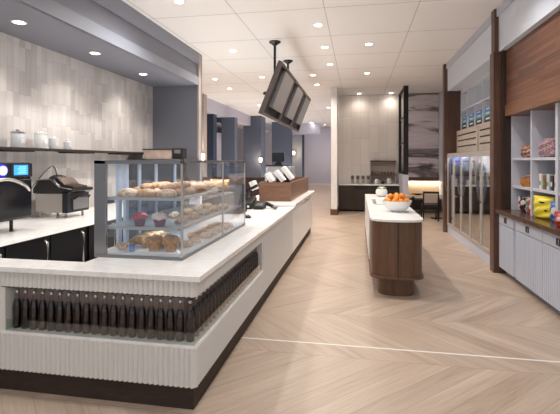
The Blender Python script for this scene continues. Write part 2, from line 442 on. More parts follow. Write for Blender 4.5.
struct(B(2.12, 2.65, 1.2, 6.70, 2.31, 2.47).build('trim_39', 'plank_edge', bevel=.003))
struct(B(2.09, 2.65, 6.70, 6.76, .96, 3.28).build('trim_40', 'darkwood', bevel=.003))
# back wall
struct(B(-.62, 1.40, 14.8, 15.0, 0, CEIL).build('wall_back', 'tile_b'))
struct(B(1.40, 2.65, 14.8, 15.0, 0, CEIL).build('wall_back_right', 'taupepaint'))
struct(B(-.80, -.62, 13.15, 14.9, 0, CEIL).build('trim_41', 'white'))
struct(B(-.82, -.60, 13.12, 14.9, 0, .18).build('baseboard_back', 'walnut'))
struct(B(1.45, 2.65, 14.72, 14.8, 1.0, 1.12).build('trim_42', 'post'))
struct(B(1.45, 2.65, 14.74, 14.8, .45, 1.0).build('trim_43', 'oak'))

# ------------------------------------------------------------ lamps
def lens_light(parent, loc, watt, col, ang=150, rad=.06):
    L = bpy.data.lights.new('lamp_beam', 'SPOT'); L.energy = watt; L.color = col; L.spot_size = math.radians(ang); L.spot_blend = .9; L.shadow_soft_size = rad
    o = bpy.data.objects.new('lamp_beam', L); COL.objects.link(o); o.parent = parent; o.location = loc
def downlight(p, z, watt, col, label, grp, ang=150, r=.075):
    t = thing('recessed_downlight', label, 'ceiling light', (p[0], p[1], z), grp)
    MB().lathe([(r+.014, 0), (r+.014, -.006), (r, -.010), (r*.85, -.004), (r*.85, 0)], (p[0], p[1], z), 20).build('trim_ring', 'white', t, smooth=True)
    MB().lathe([(r*.8, -.002), (r*.8, -.006)], (p[0], p[1], z), 20).build('lens', 'emit', t)
    lens_light(t, (0, 0, -.03), watt, col, ang)
pix = [(179, 1.5), (318, 25), (233, 50.5), (325, 47), (330, 64), (215, 79), (262, 77), (313, 75), (229.5, 88.5), (317, 84.5), (259, 105), (368.7, 44), (367, 73), (413, 94.6), (359, 93.5), (391, 93)]
cnt = {}
for u, v in sorted(pix, key=lambda q: at_z(q[0], q[1], CEIL).y):
    p = at_z(u, v, CEIL)
    rw = 'left of the soffit edge' if p.x < -3.3 else 'in the row left of the menu screens' if p.x < -1.8 else 'in the row just right of the menu screens' if p.x < -.2 else 'in the row above the island' if p.x < .6 else 'in the row toward the right wall'
    cnt[rw] = cnt.get(rw, 0)+1
    downlight(p, CEIL, DOWN_W*(.15 if p.y > 13.5 else 1), WARM if p.y > 7.6 else NEUT, 'round recessed downlight '+rw+', '+ORD[cnt[rw]-1]+' from the camera', 'downlights in the main ceiling')
for x in (-2.5, -.63, 1.2):
    for yy in (5.2, 2.6, 0.0, -2.4):
        if x == -.63: yy -= .0
        downlight((x, yy), CEIL, DOWN_W*(.85 if yy > 4 else .5 if yy > 1 else .25), NEUT, 'round recessed downlight in a part of the ceiling hidden from the photo', 'downlights beyond the view')
for x, yy in ((-1.2, 18), (-3.2, 16), (-3.2, 21), (-7.2, 19), (-7.2, 24), (-2, 26.5), (-7, 12)):
    downlight((x, yy), CEIL, DOWN_W*1.3, WARM, 'small round recessed downlight outside the photo\'s view of the ceiling', 'downlights beyond the view')
sl = ['nearest of the three soffit downlights, at the photo\'s left edge', 'middle of the three soffit downlights above the long shelf', 'farthest of the three soffit downlights, by the grey return wall']
for (u, v), lb in zip([(19, 22), (95, 53), (143, 74)], sl):
    p = at_z(u, v, 3.24); downlight(p, 3.24, SOFFIT_W, (1, .92, .84), lb, 'soffit downlights', 120, .07)
# soffit lamps nearer than the frame
for yy in (2.8, 1.3): downlight((-3.8, yy), 3.24, SOFFIT_W, (1, .92, .84), 'soffit downlight before the photo\'s left edge', 'soffit downlights', 120, .07)
lt = thing('linear_light', 'long thin white light strip in the far ceiling', 'ceiling light', (-2.65, 27, CEIL))
B(-2.75, -2.55, 24.5, 28.3, CEIL-.03, CEIL).build('housing', 'white', lt)
B(-2.72, -2.58, 24.55, 28.25, CEIL-.034, CEIL-.03).build('diffuser', 'emitl', lt)
def sconce(u, v, d, label):
    x = d*((u-280)/F*.9838-.1793); yy = .1823*x+1.0165*d; z = H+(161-v)/F*d
    t = thing('wall_sconce', label, 'wall light', (x, yy, z-.15), 'glowing wall sconces')
    B(x-.06, x+.06, yy, yy+.03, z-.12, z+.12).build('back_plate', 'bronze', t)
    MB().lathe([(.05, -.1), (.07, .1)], (x, yy-.1, z), 16).build('lamp_shade', 'emitw', t, smooth=True)
    L = bpy.data.lights.new('sconce_bulb', 'POINT'); L.energy = 14; L.color = (1, .75, .5); L.shadow_soft_size = .08
    o = bpy.data.objects.new('sconce_bulb', L); COL.objects.link(o); o.parent = t; o.location = (0, -.35, .15)
sconce(203.5, 157, 14.15, 'warm glowing sconce on the taupe pier behind the pastry case')
sconce(261, 160, 21.15, 'warm glowing sconce on the right edge of the wide blue pier')
sconce(294, 153, 26.8, 'warm glowing sconce on the far grey wall beside the navy strip')

# ------------------------------------------------------------ service counter
sc = thing('service_counter', 'long white fluted L-shaped service counter with quartz top and bottle niche', 'counter', (-1.5, 4.5, 0))
MB().prism([(-3.195, 2.60), (-1.0, 2.60), (-1.0, 6.85), (-1.98, 6.85), (-1.98, 2.83), (-3.195, 2.83)], 2, .877, .914).build('countertop', 'quartz', sc, bevel=.003)
B(-2.0, -.985, 6.85, 9.95, .925, .965).build('raised_countertop', 'quartz', sc, bevel=.003)
B(-1.93, -1.04, 6.86, 9.9, .165, .925).build('end_body', 'white', sc)
FX, FY = -1.055, 2.655   # outer planes of the fluted cladding
def flute_path(xa, xb, ya, yb, z0, z1, name, dep=.02):
    """front run xa..xb at Y=FY, then side run ya..yb at X=FX."""
    P = .037; A = .015; out = []
    def run(n, fn):
        for i in range(n):
            for k in range(6):
                t = k/6.0; out.append(fn(i+t, A*math.sin(PI*t)))
    if xa is not None:
        n = int(round((xb-xa)/P)); pp = (xb-xa)/n
        run(n, lambda q, a: (xa+q*pp, FY-a))
        out.append((xb, FY))
    if ya is not None:
        n = int(round((yb-ya)/P)); pp = (yb-ya)/n
        run(n, lambda q, a: (FX+a, ya+q*pp))
        out.append((FX, yb))
    if xa is not None and ya is not None: inner = [(FX-dep, yb), (FX-dep, FY+dep), (xa, FY+dep)]
    elif ya is not None: inner = [(FX-dep, yb), (FX-dep, ya)]
    else: inner = [(xb, FY+dep), (xa, FY+dep)]
    MB().prism(out+inner, 2, z0, z1).build(name, 'flute', sc)
flute_path(-3.19, FX, FY, 9.9, .165, .42, 'fluted_base_panel')
flute_path(-3.19, FX, FY, 6.84, .762, .877, 'fluted_frieze')
flute_path(None, None, 4.68, 6.84, .42, .762, 'fluted_side_panel')
flute_path(None, None, 6.84, 9.9, .42, .925, 'fluted_end_panel')
flute_path(-3.19, -2.53, None, None, .42, .762, 'fluted_front_panel')
MB().prism([(-2.53, FY-.007), (FX+.007, FY-.007), (FX+.007, 4.68), (-1.2, 4.68), (-1.2, 2.80), (-2.53, 2.80)], 2, .42, .44).build('niche_sill', 'quartz', sc, bevel=.002)
MB().prism([(-2.53, FY), (FX, FY), (FX, 4.68), (-1.2, 4.68), (-1.2, 2.80), (-2.53, 2.80)], 2, .752, .762).build('niche_ceiling', 'blackmatte', sc)
MB().prism([(-2.53, 2.785), (-1.19, 2.785), (-1.19, 4.68), (-1.21, 4.68), (-1.21, 2.80), (-2.53, 2.80)], 2, .44, .752).build('niche_back', 'niche', sc)
B(-2.53, -2.495, FY, 2.785, .42, .762).build('niche_end_post', 'flute', sc)
B(-1.19, FX+.003, 4.645, 4.68, .44, .752).build('niche_end_post', 'flute', sc)
MB().box(-3.19, -1.21, 2.80, 2.82, .165, .877).box(-1.95, -1.21, 2.82, 6.84, .165, .877).build('carcass', 'white', sc)
MB().prism([(-3.19, 2.685), (-1.075, 2.685), (-1.075, 9.88), (-1.90, 9.88), (-1.90, 2.80), (-3.19, 2.80)], 2, 0, .165).build('toe_kick', 'toe', sc)
MB().box(-2.49, FX-.004, FY+.004, FY+.009, .44, .522).box(FX-.009, FX-.004, FY+.009, 4.64, .44, .522).build('glass_guard', 'guard', sc)
# bottles in the niches
bp = MB().lathe([(.024, 0), (.0290, .004), (.0300, .02), (.0300, .155), (.027, .178), (.020, .208), (.0145, .225), (.0135, .262), (.0145, .264)], (0, 0, 0), 16).build('glass_bottle', 'neck', loc=(0, 0, 0), smooth=True)
ORG[bp.name] = Vector((0, 0, 0))
MB().lathe([(.020, .002), (.0255, .006), (.0262, .155), (.0235, .178), (.0172, .206)], (0, 0, 0), 14).build('drink', 'liquid', bp, smooth=True)
MB().lathe([(.0145, .258), (.0145, .276), (.0125, .279)], (0, 0, 0), 12).build('cap', 'steel', bp, smooth=True)
tag(bp, '', 'bottle'); used = [False]
n = 20
for i in range(n):
    put(bp, used, (-1.115-i*(1.34/(n-1)), 2.722, .44), 0, 'dark drink bottle in the front-facing niche, '+(ORD[i]+' ' if i else 'nearest ')+'from the counter corner', 'bottles in the front niche')
n = 22
for i in range(n):
    put(bp, used, (-1.112, 2.815+i*(1.78/(n-1)), .44), 0, 'dark drink bottle in the aisle-side niche, '+(ORD[i]+' ' if i else 'nearest ')+'from the counter corner', 'bottles in the aisle-side niche')

# ------------------------------------------------------------ pastry case on counter
X0, X1, Y0, Y1, Z0, Z1 = -2.015, -1.285, 2.99, 4.80, .914, 1.665
pc = thing('pastry_display_case', 'glass and steel pastry display case standing on the white counter', 'display case', ((X0+X1)/2, (Y0+Y1)/2, Z0))
MB().box(X0, X1, Y0, Y1, Z0, Z0+.022).build('base_frame', 'steeld', pc, bevel=.003)
B(X0+.02, X1-.012, Y0+.02, Y1-.02, Z0+.022, Z0+.035).build('deck', 'ceramic', pc)
B(X0, X0+.10, Y0, Y0+.03, Z0+.022, Z1).build('side_post', 'steeld', pc, bevel=.004)
B(X0, X0+.05, Y1-.03, Y1, Z0+.022, Z1).build('side_post', 'steeld', pc, bevel=.003)
for yy in (3.29, 3.40, 3.62, 3.95, 4.4): B(X0+.005, X0+.03, yy, yy+.05, Z0+.035, Z1-.03).build('rear_door_stile', 'stile', pc)
B(X0+.012, X0+.018, 3.45, Y1-.03, Z0+.035, Z1-.03).build('rear_door_pane', 'rearglass', pc)
MB().box(X0, X1, Y0, Y0+.03, Z1-.028, Z1).box(X0, X0+.06, Y0, Y1, Z1-.028, Z1).box(X0, X1, Y1-.03, Y1, Z1-.028, Z1).box(X1-.02, X1, Y0, Y1, Z1-.012, Z1).build('top_frame', 'steeld', pc, bevel=.002)
B(X0+.06, X1-.02, Y0+.03, Y1-.03, Z1-.008, Z1-.002).build('top_glass', 'glasscase', pc)
B(X0+.10, X1-.004, Y0+.002, Y0+.008, Z0+.022, Z1-.01).build('front_glass', 'glasscase', pc)
MB().box(X1-.008, X1-.002, Y0+.008, 3.975, Z0+.022, Z1-.01).build('aisle_glass', 'glasscase', pc)
MB().box(X1-.008, X1-.002, 3.985, Y1-.01, Z0+.022, Z1-.01).build('aisle_glass', 'glasscase', pc)
for yy in (Y0, 3.972, Y1-.016): B(X1-.014, X1, yy, yy+.014, Z0+.022, Z1).build('edge_strip', 'steel', pc)
B(X0+.05, X1-.004, Y1-.008, Y1-.003, Z0+.022, Z1-.01).build('end_glass', 'glasscase', pc)
SH = (1.375, 1.148)
for z in SH:
    sh = B(X0+.05, X1-.05, Y0+.035, Y1-.04, z-.008, z).build('glass_shelf', 'shelfglass', pc)
    MB().box(X0+.05, X1-.05, Y0+.028, Y0+.035, z-.018, z+.006).box(X1-.05, X1-.043, Y0+.03, Y1-.04, z-.018, z+.006).build('shelf_rail', 'steel', sh)
    B(X0+.06, X0+.10, Y0+.04, Y0+.12, z-.05, z-.018).build('shelf_bracket', 'black', sh)
B(X0+.12, X1-.04, Y0+.032, Y0+.05, Z1-.02, Z1-.012).build('led_strip', 'led', pc)
for zz, e in ((Z1-.05, 2.4), (SH[0]-.03, 1.1), (SH[1]-.03, 1.1)):
    L = bpy.data.lights.new('case_lamp', 'AREA'); L.shape = 'RECTANGLE'; L.size = .03; L.size_y = 1.6; L.energy = e; L.color = (.95, .97, 1)
    o = bpy.data.objects.new('case_lamp', L); COL.objects.link(o); o.parent = pc; o.location = (.02, 0, zz-Z0)
# pastries
def danish(name, c, r, m, label, grp, sd, topm=None, cat='pastry', rot=0):
    o = MB().blob(c, r, .10, 16, 10, rot, sd, .55)
    o.v = [Vector((p.x, p.y, p.z+r[2]*.55)) for p in o.v]
    ob = o.build(name, m, loc=c, smooth=True); tag(ob, label, cat, grp)
    if topm:
        q = MB().blob((c[0], c[1], c[2]+r[2]*1.25), (r[0]*.55, r[1]*.55, r[2]*.4), .12, 12, 7, rot, sd+1)
        q.build('topping', topm, ob, smooth=True)
    return ob
k = 0
for i in range(8):
    for j in range(3):
        c = (-1.80+j*.165+random.uniform(-.015, .015), 3.12+i*.19, SH[0]); k += 1
        danish('danish_pastry', c, (.082, .07, .042), 'pastry' if (i+j) % 2 else 'sugar', ORD[i]+' golden pastry from the case front, '+['staff-side', 'middle', 'aisle-side'][j]+' row of the top shelf', 'pastries on the top case shelf', k, 'sugar' if (i+j) % 3 else 'cream', rot=random.uniform(0, 3))
for i in range(3):
    for j in range(2):
        k += 1
        danish('danish_pastry', (-1.66+j*.17, 3.17+i*.16, SH[0]+.058), (.07, .06, .032), 'pastry', ORD[i]+' piled-up golden pastry from the front, '+['left', 'right'][j]+' row of the top shelf pile', 'piled pastries on the top case shelf', k, rot=random.uniform(0, 3))
def cupcake(c, label, cupm, topm, s=1, cat='cupcake', name='berry_cupcake'):
    t = thing(name, label, cat, c)
    pr = [(.026*s, 0), (.040*s, .05*s)]
    MB().lathe(pr, c, 18).build('paper_cup', cupm, t, smooth=True)
    MB().blob((c[0], c[1], c[2]+.056*s), (.046*s, .046*s, .026*s), .08, 14, 8, 0, int(c[0]*100)).build('muffin_top', topm, t, smooth=True)
    return t
cupcake((-1.69, 3.10, SH[1]), 'red berry-topped cake in a wine cup, left of the two at the case front', 'berrycup', 'berry', 1.35)
t = cupcake((-1.52, 3.10, SH[1]), 'cream-topped cake in a wine cup, right of the two at the case front', 'berrycup', 'cream', 1.35)
MB().blob((-1.52, 3.095, SH[1]+.105), (.016, .016, .012)).build('berry', 'berry', t, smooth=True)
for i in range(5):
    for j in range(2):
        if i == 0 and j == 0: continue
        k += 1
        danish('iced_bun', (-1.62+j*.18, 3.32+i*.28, SH[1]), (.055, .06, .034), 'sugar' if (i+j) % 2 else 'bread', ORD[i]+' round bun from the case front, '+['left', 'right'][j]+' row of the middle shelf', 'buns on the middle case shelf', k, 'cream' if i % 2 else None, cat='bun')
DZ = Z0+.035
tr = thing('serving_board', 'white board under the loaves and muffins in the case', 'board', (-1.62, 3.2, DZ))
B(-1.70, -1.31, 3.03, 3.62, DZ, DZ+.012).build('board', 'ceramic', tr, bevel=.003)
for i in range(5):
    x = -1.83+i*.045
    lo = MB(); pts = []; rr = []
    for q in range(9):
        t_ = q/8.0; pts.append((x+t_*.17, 3.20+i*.035-t_*.05+.04*math.sin(PI*t_), DZ+.045+.022*math.sin(PI*t_)+(.02 if i in (1, 2, 3) else 0))); rr.append(.015+.026*math.sin(PI*min(max(t_, .06), .94))**.6)
    o = lo.tube(pts, rr, 12).build('bread_loaf', 'bread', loc=(x, 3.2, DZ), smooth=True)
    tag(o, ORD[i]+' long golden loaf from the left in the pile on the case floor', 'bread', 'loaves on the case floor')
ws = MB().blob((-1.86, 3.13, DZ+.03), (.055, .035, .028), .05).build('bread_roll', 'sugar', smooth=True); tag(ws, 'small pale roll at the left end of the case floor', 'bread roll')
tag(B(-1.762, -1.725, 3.07, 3.085, DZ, DZ+.06).build('price_card', 'bluefoil'), 'small blue card standing in front of the loaves', 'card')
del_ = [(-1.56, 3.09, 'left muffin of the pair at the front of the case floor'), (-1.43, 3.10, 'right muffin of the pair at the front of the case floor')]
for x, yy, lb in del_: cupcake((x, yy, DZ+.012), lb, 'muffin', 'pastry', 1.5, 'muffin', 'muffin')
for i in range(7):
    for j in range(2):
        if i < 2 and j == 0: continue
        k += 1
        danish('scone', (-1.5+j*.12, 3.28+i*.19 if i < 2 else 3.4+i*.17, DZ+(.012 if i < 1 else 0)), (.058, .05, .034), 'muffin' if (i+j) % 2 else 'pastry', ORD[i]+' browned scone from the front, '+['left', 'right'][j]+' row on the case floor', 'scones on the case floor', k, cat='scone')

# ------------------------------------------------------------ things on the counter
CT = .914; RT = .965
bx = thing('walnut_organizer_box', 'open walnut box on the far raised end of the white counter', 'box', (-1.39, 8.4, RT))
B(-1.68, -1.12, 7.19, 7.215, RT, 1.29).build('front_board', 'walnut_h', bx)
B(-1.145, -1.12, 7.215, 9.78, RT, 1.29).build('aisle_board', 'walnut_h', bx)
B(-1.68, -1.655, 7.215, 9.78, RT, 1.29).build('staff_board', 'walnut_h', bx)
B(-1.68, -1.12, 9.78, 9.805, RT, 1.29).build('end_board', 'walnut_h', bx)
MB().box(-1.655, -1.145, 7.215, 9.78, RT, RT+.01).build('floor_board', 'walnut_h', bx)
def tilted_card(x0, z0, x1, z1, yy, zb, label):
    """pale card leaning to the left: top (x0,z0), bottom (x1,z1)"""
    t = thing('menu_holder', label, 'menu holder', ((x0+x1)/2, yy, zb))
    dx, dz = x1-x0, z1-z0; L = math.hypot(dx, dz); nx, nz = -dz/L*.075, dx/L*.075
    MB().prism([(x0, z0), (x1, z1), (x1+nx, z1+nz), (x0+nx, z0+nz)], 1, yy-.12, yy+.12).build('card', 'paper', t, bevel=.004)
    MB().prism([(x0+.05, z0-.065), (x1-.01, z1-.01), (x1-.035, zb), (x1-.10, zb)], 1, yy-.08, yy+.08).build('stand', 'black', t)
    return t
tilted_card(-1.60, 1.42, -1.50, 1.27, 7.36, RT+.012, 'leftmost tilted white menu card inside the walnut box')
tilted_card(-1.50, 1.45, -1.35, 1.27, 7.66, RT+.012, 'middle tilted white menu card inside the walnut box')
tilted_card(-1.42, 1.52, -1.24, 1.29, 7.96, RT+.012, 'rightmost tilted white menu card inside the walnut box')
tilted_card(-1.80, 1.30, -1.74, 1.16, 7.05, RT, 'small white card leaning outside the walnut box at its left')
# card terminal and phone
def wedge(x0, x1, y0, y1, z0, zf, zb): return MB().prism([(y0, z0), (y1, z0), (y1, zb), (y0, zf)], 0, x0, x1)
pt = thing('payment_terminal', 'black payment terminal with raised angled screen between the case and walnut box', 'payment terminal', (-1.72, 6.6, CT))
wedge(-1.86, -1.60, 6.35, 6.70, CT, CT+.10, CT+.18).build('base', 'blackmatte', pt, bevel=.015)
MB().tube([(-1.72, 6.60, CT+.12), (-1.72, 6.64, CT+.25)], .03).build('stalk', 'steeld', pt, smooth=True)
MB().prism([(-1.90, CT+.20), (-1.88, CT+.17), (-1.55, CT+.35), (-1.57, CT+.38)], 1, 6.52, 6.74).build('screen', 'black', pt, bevel=.004)
B(-1.70, -1.64, 6.345, 6.352, CT+.03, CT+.06).build('label', 'paper', pt)
ph = thing('card_reader', 'black card reader lying on the counter before the walnut box', 'card reader', (-1.53, 6.45, CT))
wedge(-1.58, -1.42, 6.35, 6.58, CT, CT+.05, CT+.12).build('body', 'blackmatte', ph, bevel=.01)
wedge(-1.55, -1.45, 6.38, 6.48, CT+.05, CT+.062, CT+.092).build('keypad', 'steeld', ph, bevel=.003)
hs = thing('barcode_scanner', 'small black hand scanner lying rightmost on the counter', 'scanner', (-1.34, 6.5, CT))
MB().tube([(-1.42, 6.62, CT+.07), (-1.34, 6.54, CT+.05), (-1.26, 6.44, CT+.03)], [.03, .028, .03], 12).build('grip', 'blackmatte', hs, smooth=True)
MB().blob((-1.25, 6.43, CT+.032), (.045, .04, .03)).build('head', 'steeld', hs, smooth=True)
ms = thing('computer_mouse', 'black mouse at the far end of the pastry case', 'mouse', (-1.42, 5.42, CT))
MB().blob((-1.42, 5.42, CT+.005), (.045, .075, .036), 0, 16, 10, .5, 0, .1).build('body', 'black', ms, smooth=True)
B(-1.425, -1.415, 5.38, 5.41, CT+.03, CT+.042).build('wheel', 'steel', ms)
kb = thing('cash_register', 'dark till drawer on the counter behind the pastry case', 'cash register', (-1.75, 5.95, CT))
B(-1.95, -1.62, 5.75, 6.15, CT, CT+.12).build('drawer', 'blackmatte', kb, bevel=.006)
MB().prism([(5.80, CT+.12), (5.95, CT+.12), (6.10, CT+.36), (6.07, CT+.38)], 0, -1.95, -1.66).build('screen', 'blackmatte', kb, bevel=.004)
# grey station with monitor beyond
gm = thing('espresso_machine', 'grey boxy machine behind the walnut box under the black monitor', 'coffee machine', (-1.91, 10.6, 0))
B(-2.28, -1.59, 10.4, 11.0, 0, 1.30).build('base_cabinet', 'soffit', gm, bevel=.01)
B(-2.26, -1.61, 10.42, 10.98, 1.30, 1.52).build('housing', 'soffit2', gm, bevel=.015)
B(-2.21, -1.66, 10.39, 10.42, 1.34, 1.48).build('front_panel', 'steel', gm, bevel=.004)
for x in (-1.78, -1.69): MB().tube([(x, 10.35, 1.30), (x, 10.35, 1.40), (x, 10.40, 1.42)], .012).build('tap', 'black', gm, smooth=True)
mo = thing('register_monitor', 'black monitor on a stand atop the grey machine', 'monitor', (-1.91, 10.6, 1.52))
B(-2.28, -1.74, 10.5, 10.8, 1.52, 1.56).build('stand_base', 'black', mo, bevel=.005)
MB().prism([(-2.08, 1.56), (-1.88, 1.56), (-1.93, 1.66), (-2.03, 1.66)], 1, 10.62, 10.68).build('stand_neck', 'black', mo)
B(-2.14, -1.82, 10.58, 10.64, 1.64, 1.88).build('screen', 'blackgloss', mo, bevel=.004)
dv = thing('low_divider', 'dark maroon low partition beyond the service counter', 'partition', (-4.2, 12.4, 0))
B(-6.6, -2.75, 12.4, 12.6, 0, 1.12).build('panel', 'maroon', dv); B(-6.62, -2.73, 12.38, 12.62, 1.12, 1.17).build('cap_rail', 'toe', dv)

# ------------------------------------------------------------ back counter, shelf, machines
bc = thing('back_counter', 'white-topped black back counter along the tiled wall', 'counter', (-3.75, 5, 0))
B(-4.295, -3.20, 1.5, 7.35, .877, .914).build('countertop', 'quartz', bc, bevel=.003)
B(-4.295, -3.27, 1.5, 7.35, .08, .877).build('carcass', 'undercab', bc)
B(-4.295, -3.33, 1.5, 7.35, 0, .08).build('toe_kick', 'blackmatte', bc)
for i, yy in enumerate((2.86, 3.46, 4.06, 4.72, 5.38, 6.04, 6.70)):
    dr = B(-3.27, -3.25, yy+.005, yy+.59, .10, .86).build('door', 'undercab', bc, bevel=.003)
    MB().tube([(-3.24, yy+.50, .42), (-3.21, yy+.50, .44), (-3.21, yy+.50, .80), (-3.24, yy+.50, .82)], .012).build('handle', 'steel', dr, smooth=True)
ws = thing('wall_shelf', 'long dark wooden shelf running along the tiled wall', 'shelf', (-4.15, 4.5, 1.78))
B(-4.295, -4.0, 1.5, 8.0, 1.795, 1.825).build('board', 'toe', ws, bevel=.002)
for yy in (3.0, 4.25, 5.5, 6.75): B(-4.28, -4.03, yy, yy+.5, 1.775, 1.795).build('under_light', 'blackmatte', ws, bevel=.002)
cans = [(17.5, .075, .20, 'glass canister at the left end of the canister row', 'glass'), (40.5, .08, .21, 'tallest white canister, second from left on the shelf', 'ceramic'),
        (53.5, .06, .155, 'pale grey canister, third from left on the shelf', 'canister'), (67.5, .052, .12, 'smallest canister, rightmost on the shelf', 'canister')]
for u, r, h, lb, m in cans:
    X = -4.15; kk = (u-280)/F*.9838-.1793; d = X/kk; yy = .1823*X+1.0165*d
    t = thing('canister', lb, 'canister', (X, yy, 1.825), 'canisters on the wall shelf')
    MB().lathe([(r*.96, 0), (r, .01), (r, h-.03), (r*.96, h-.022)], (X, yy, 1.825), 22).build('jar', 'canister' if m == 'glass' else m, t, smooth=True)
    MB().lathe([(r*1.04, h-.022), (r*1.04, h-.004), (r*.5, h+.004), (.02, h+.006), (.024, h+.02), (.012, h+.026)], (X, yy, 1.825), 22).build('lid', 'ceramic' if m != 'glass' else 'steel', t, smooth=True)
    MB().box(X+r*.985, X+r*1.02, yy-r*.4, yy+r*.4, 1.82+h*.3, 1.82+h*.6).build('label', 'paper', t)
ov = thing('speed_oven', 'black countertop oven with lit blue dial and steel arc handle', 'oven', (-3.8, 3.65, CT))
B(-4.12, -3.53, 3.30, 4.11, 1.04, 1.645).build('body', 'blackgloss', ov, bevel=.015)
B(-3.53, -3.505, 3.32, 4.09, 1.06, 1.47).build('door', 'blackgloss', ov, bevel=.01)
pn = B(-3.53, -3.51, 3.32, 4.10, 1.49, 1.635).build('control_panel', 'black', ov, bevel=.003)
B(-3.512, -3.505, 3.80, 4.07, 1.505, 1.625).build('display', 'black', pn)
B(-3.506, -3.502, 3.84, 4.03, 1.512, 1.618).build('screen', 'screenblue', pn)
for q in range(4): B(-3.503, -3.500, 3.885+(.02 if q % 2 else 0), 4.0, 1.53+q*.021, 1.538+q*.021).build('screen_line', 'screenlite', pn)
MB().lathe([(.052, 0), (.052, .012), (.045, .02)], (0, 0, 0), 24)
dl = MB()
for rr_, x0_, x1_, nm, mm in ((.068, -3.512, -3.506, 'dial_ring', 'dialglow'), (.048, -3.512, -3.49, 'dial', 'dial')):
    MB().prism([(3.695+rr_*math.cos(2*PI*q/24), 1.563+rr_*math.sin(2*PI*q/24)) for q in range(24)], 0, x0_, x1_).build(nm, mm, pn)
MB().tube([(-3.50, 3.38+.68*q/12.0, 1.36+.115*math.sin(PI*(q/12.0))) if 0 < q < 12 else (-3.52, 3.38+.68*q/12.0, 1.34) for q in range(13)], .019, 12).build('handle', 'steel', ov, smooth=True)
for x in (-4.05, -3.62):
    for yy in (3.34, 3.93): MB().lathe([(.022, 0), (.018, .02), (.018, .126)], (x, yy, CT), 12).build('leg', 'black', ov, smooth=True)
gp = thing('contact_grill', 'black lidded contact grill with chrome arch handle on steel body', 'grill', (-3.95, 5.1, CT))
B(-4.17, -3.72, 4.92, 5.33, .985, 1.235).build('body', 'steel', gp, bevel=.008)
B(-3.76, -3.68, 4.90, 5.35, .985, 1.27).build('front_frame', 'black', gp, bevel=.008)
dw = B(-3.68, -3.66, 4.99, 5.30, 1.02, 1.17).build('drawer_front', 'steeld', gp, bevel=.004)
MB().tube([(-3.66, 5.0, 1.16), (-3.62, 5.02, 1.19), (-3.62, 5.28, 1.19), (-3.66, 5.3, 1.16)], .012).build('drawer_handle', 'black', dw, smooth=True)
MB().prism([(-4.19, 1.235), (-4.19, 1.30), (-4.10, 1.425), (-3.92, 1.425), (-3.80, 1.32), (-3.62, 1.30), (-3.61, 1.27), (-3.66, 1.235)], 1, 4.90, 5.35).build('lid', 'blackgloss', gp, bevel=.01)
MB().prism([(-3.93, 1.42), (-3.80, 1.315), (-3.66, 1.298), (-3.66, 1.325), (-3.79, 1.35), (-3.89, 1.44)], 1, 4.99, 5.28).build('lid_window', 'bronze', gp, bevel=.004)
MB().tube([(-4.12, 4.895, 1.415), (-3.92, 4.895, 1.42), (-3.80, 4.895, 1.322), (-3.62, 4.895, 1.295)], .006).build('lid_trim', 'chrome', gp, smooth=True)
MB().blob((-3.99, 5.12, 1.42), (.11, .12, .055)).build('lid_hub', 'black', gp, smooth=True)
MB().tube([(-4.24+.38*q/14.0, 4.93+.10*math.sin(PI*q/14), 1.30+.29*math.sin(PI*q/14*.78)) for q in range(15)], .010).build('arch_handle', 'chrome', gp, smooth=True)
for x in (-4.12, -3.74):
    for yy in (4.95, 5.29): MB().lathe([(.020, 0), (.016, .01), (.016, .075)], (x, yy, CT), 12).build('foot', 'steel', gp, smooth=True)
fr = thing('tall_refrigerator', 'dark tall unit against the grey return wall behind the case', 'refrigerator', (-3.75, 7.9, 0))
B(-4.28, -3.24, 7.40, 8.40, 0, 1.70).build('body', 'steeld', fr, bevel=.01)
B(-3.24, -3.21, 7.42, 8.38, .1, 1.66).build('door', 'steeld', fr, bevel=.005)
MB().tube([(-3.20, 7.5, .6), (-3.17, 7.5, .63), (-3.17, 7.5, 1.4), (-3.20, 7.5, 1.43)], .014).build('handle', 'steel', fr, smooth=True)
sb = thing('storage_box', 'beige lidded storage box on the tall unit by the shelf end', 'box', (-3.55, 7.6, 1.70))
B(-3.98, -3.42, 7.45, 7.75, 1.70, 1.87).build('carton', 'beigebox', sb, bevel=.003); B(-4.0, -3.40, 7.43, 7.77, 1.87, 1.89).build('lid', 'toe', sb, bevel=.002)
rd = thing('small_radio', 'small black device beside the beige storage box', 'device', (-3.28, 7.6, 1.70))
B(-3.40, -3.20, 7.45, 7.65, 1.70, 1.90).build('body', 'black', rd, bevel=.008); B(-3.36, -3.24, 7.443, 7.45, 1.80, 1.87).build('display', 'screen', rd)

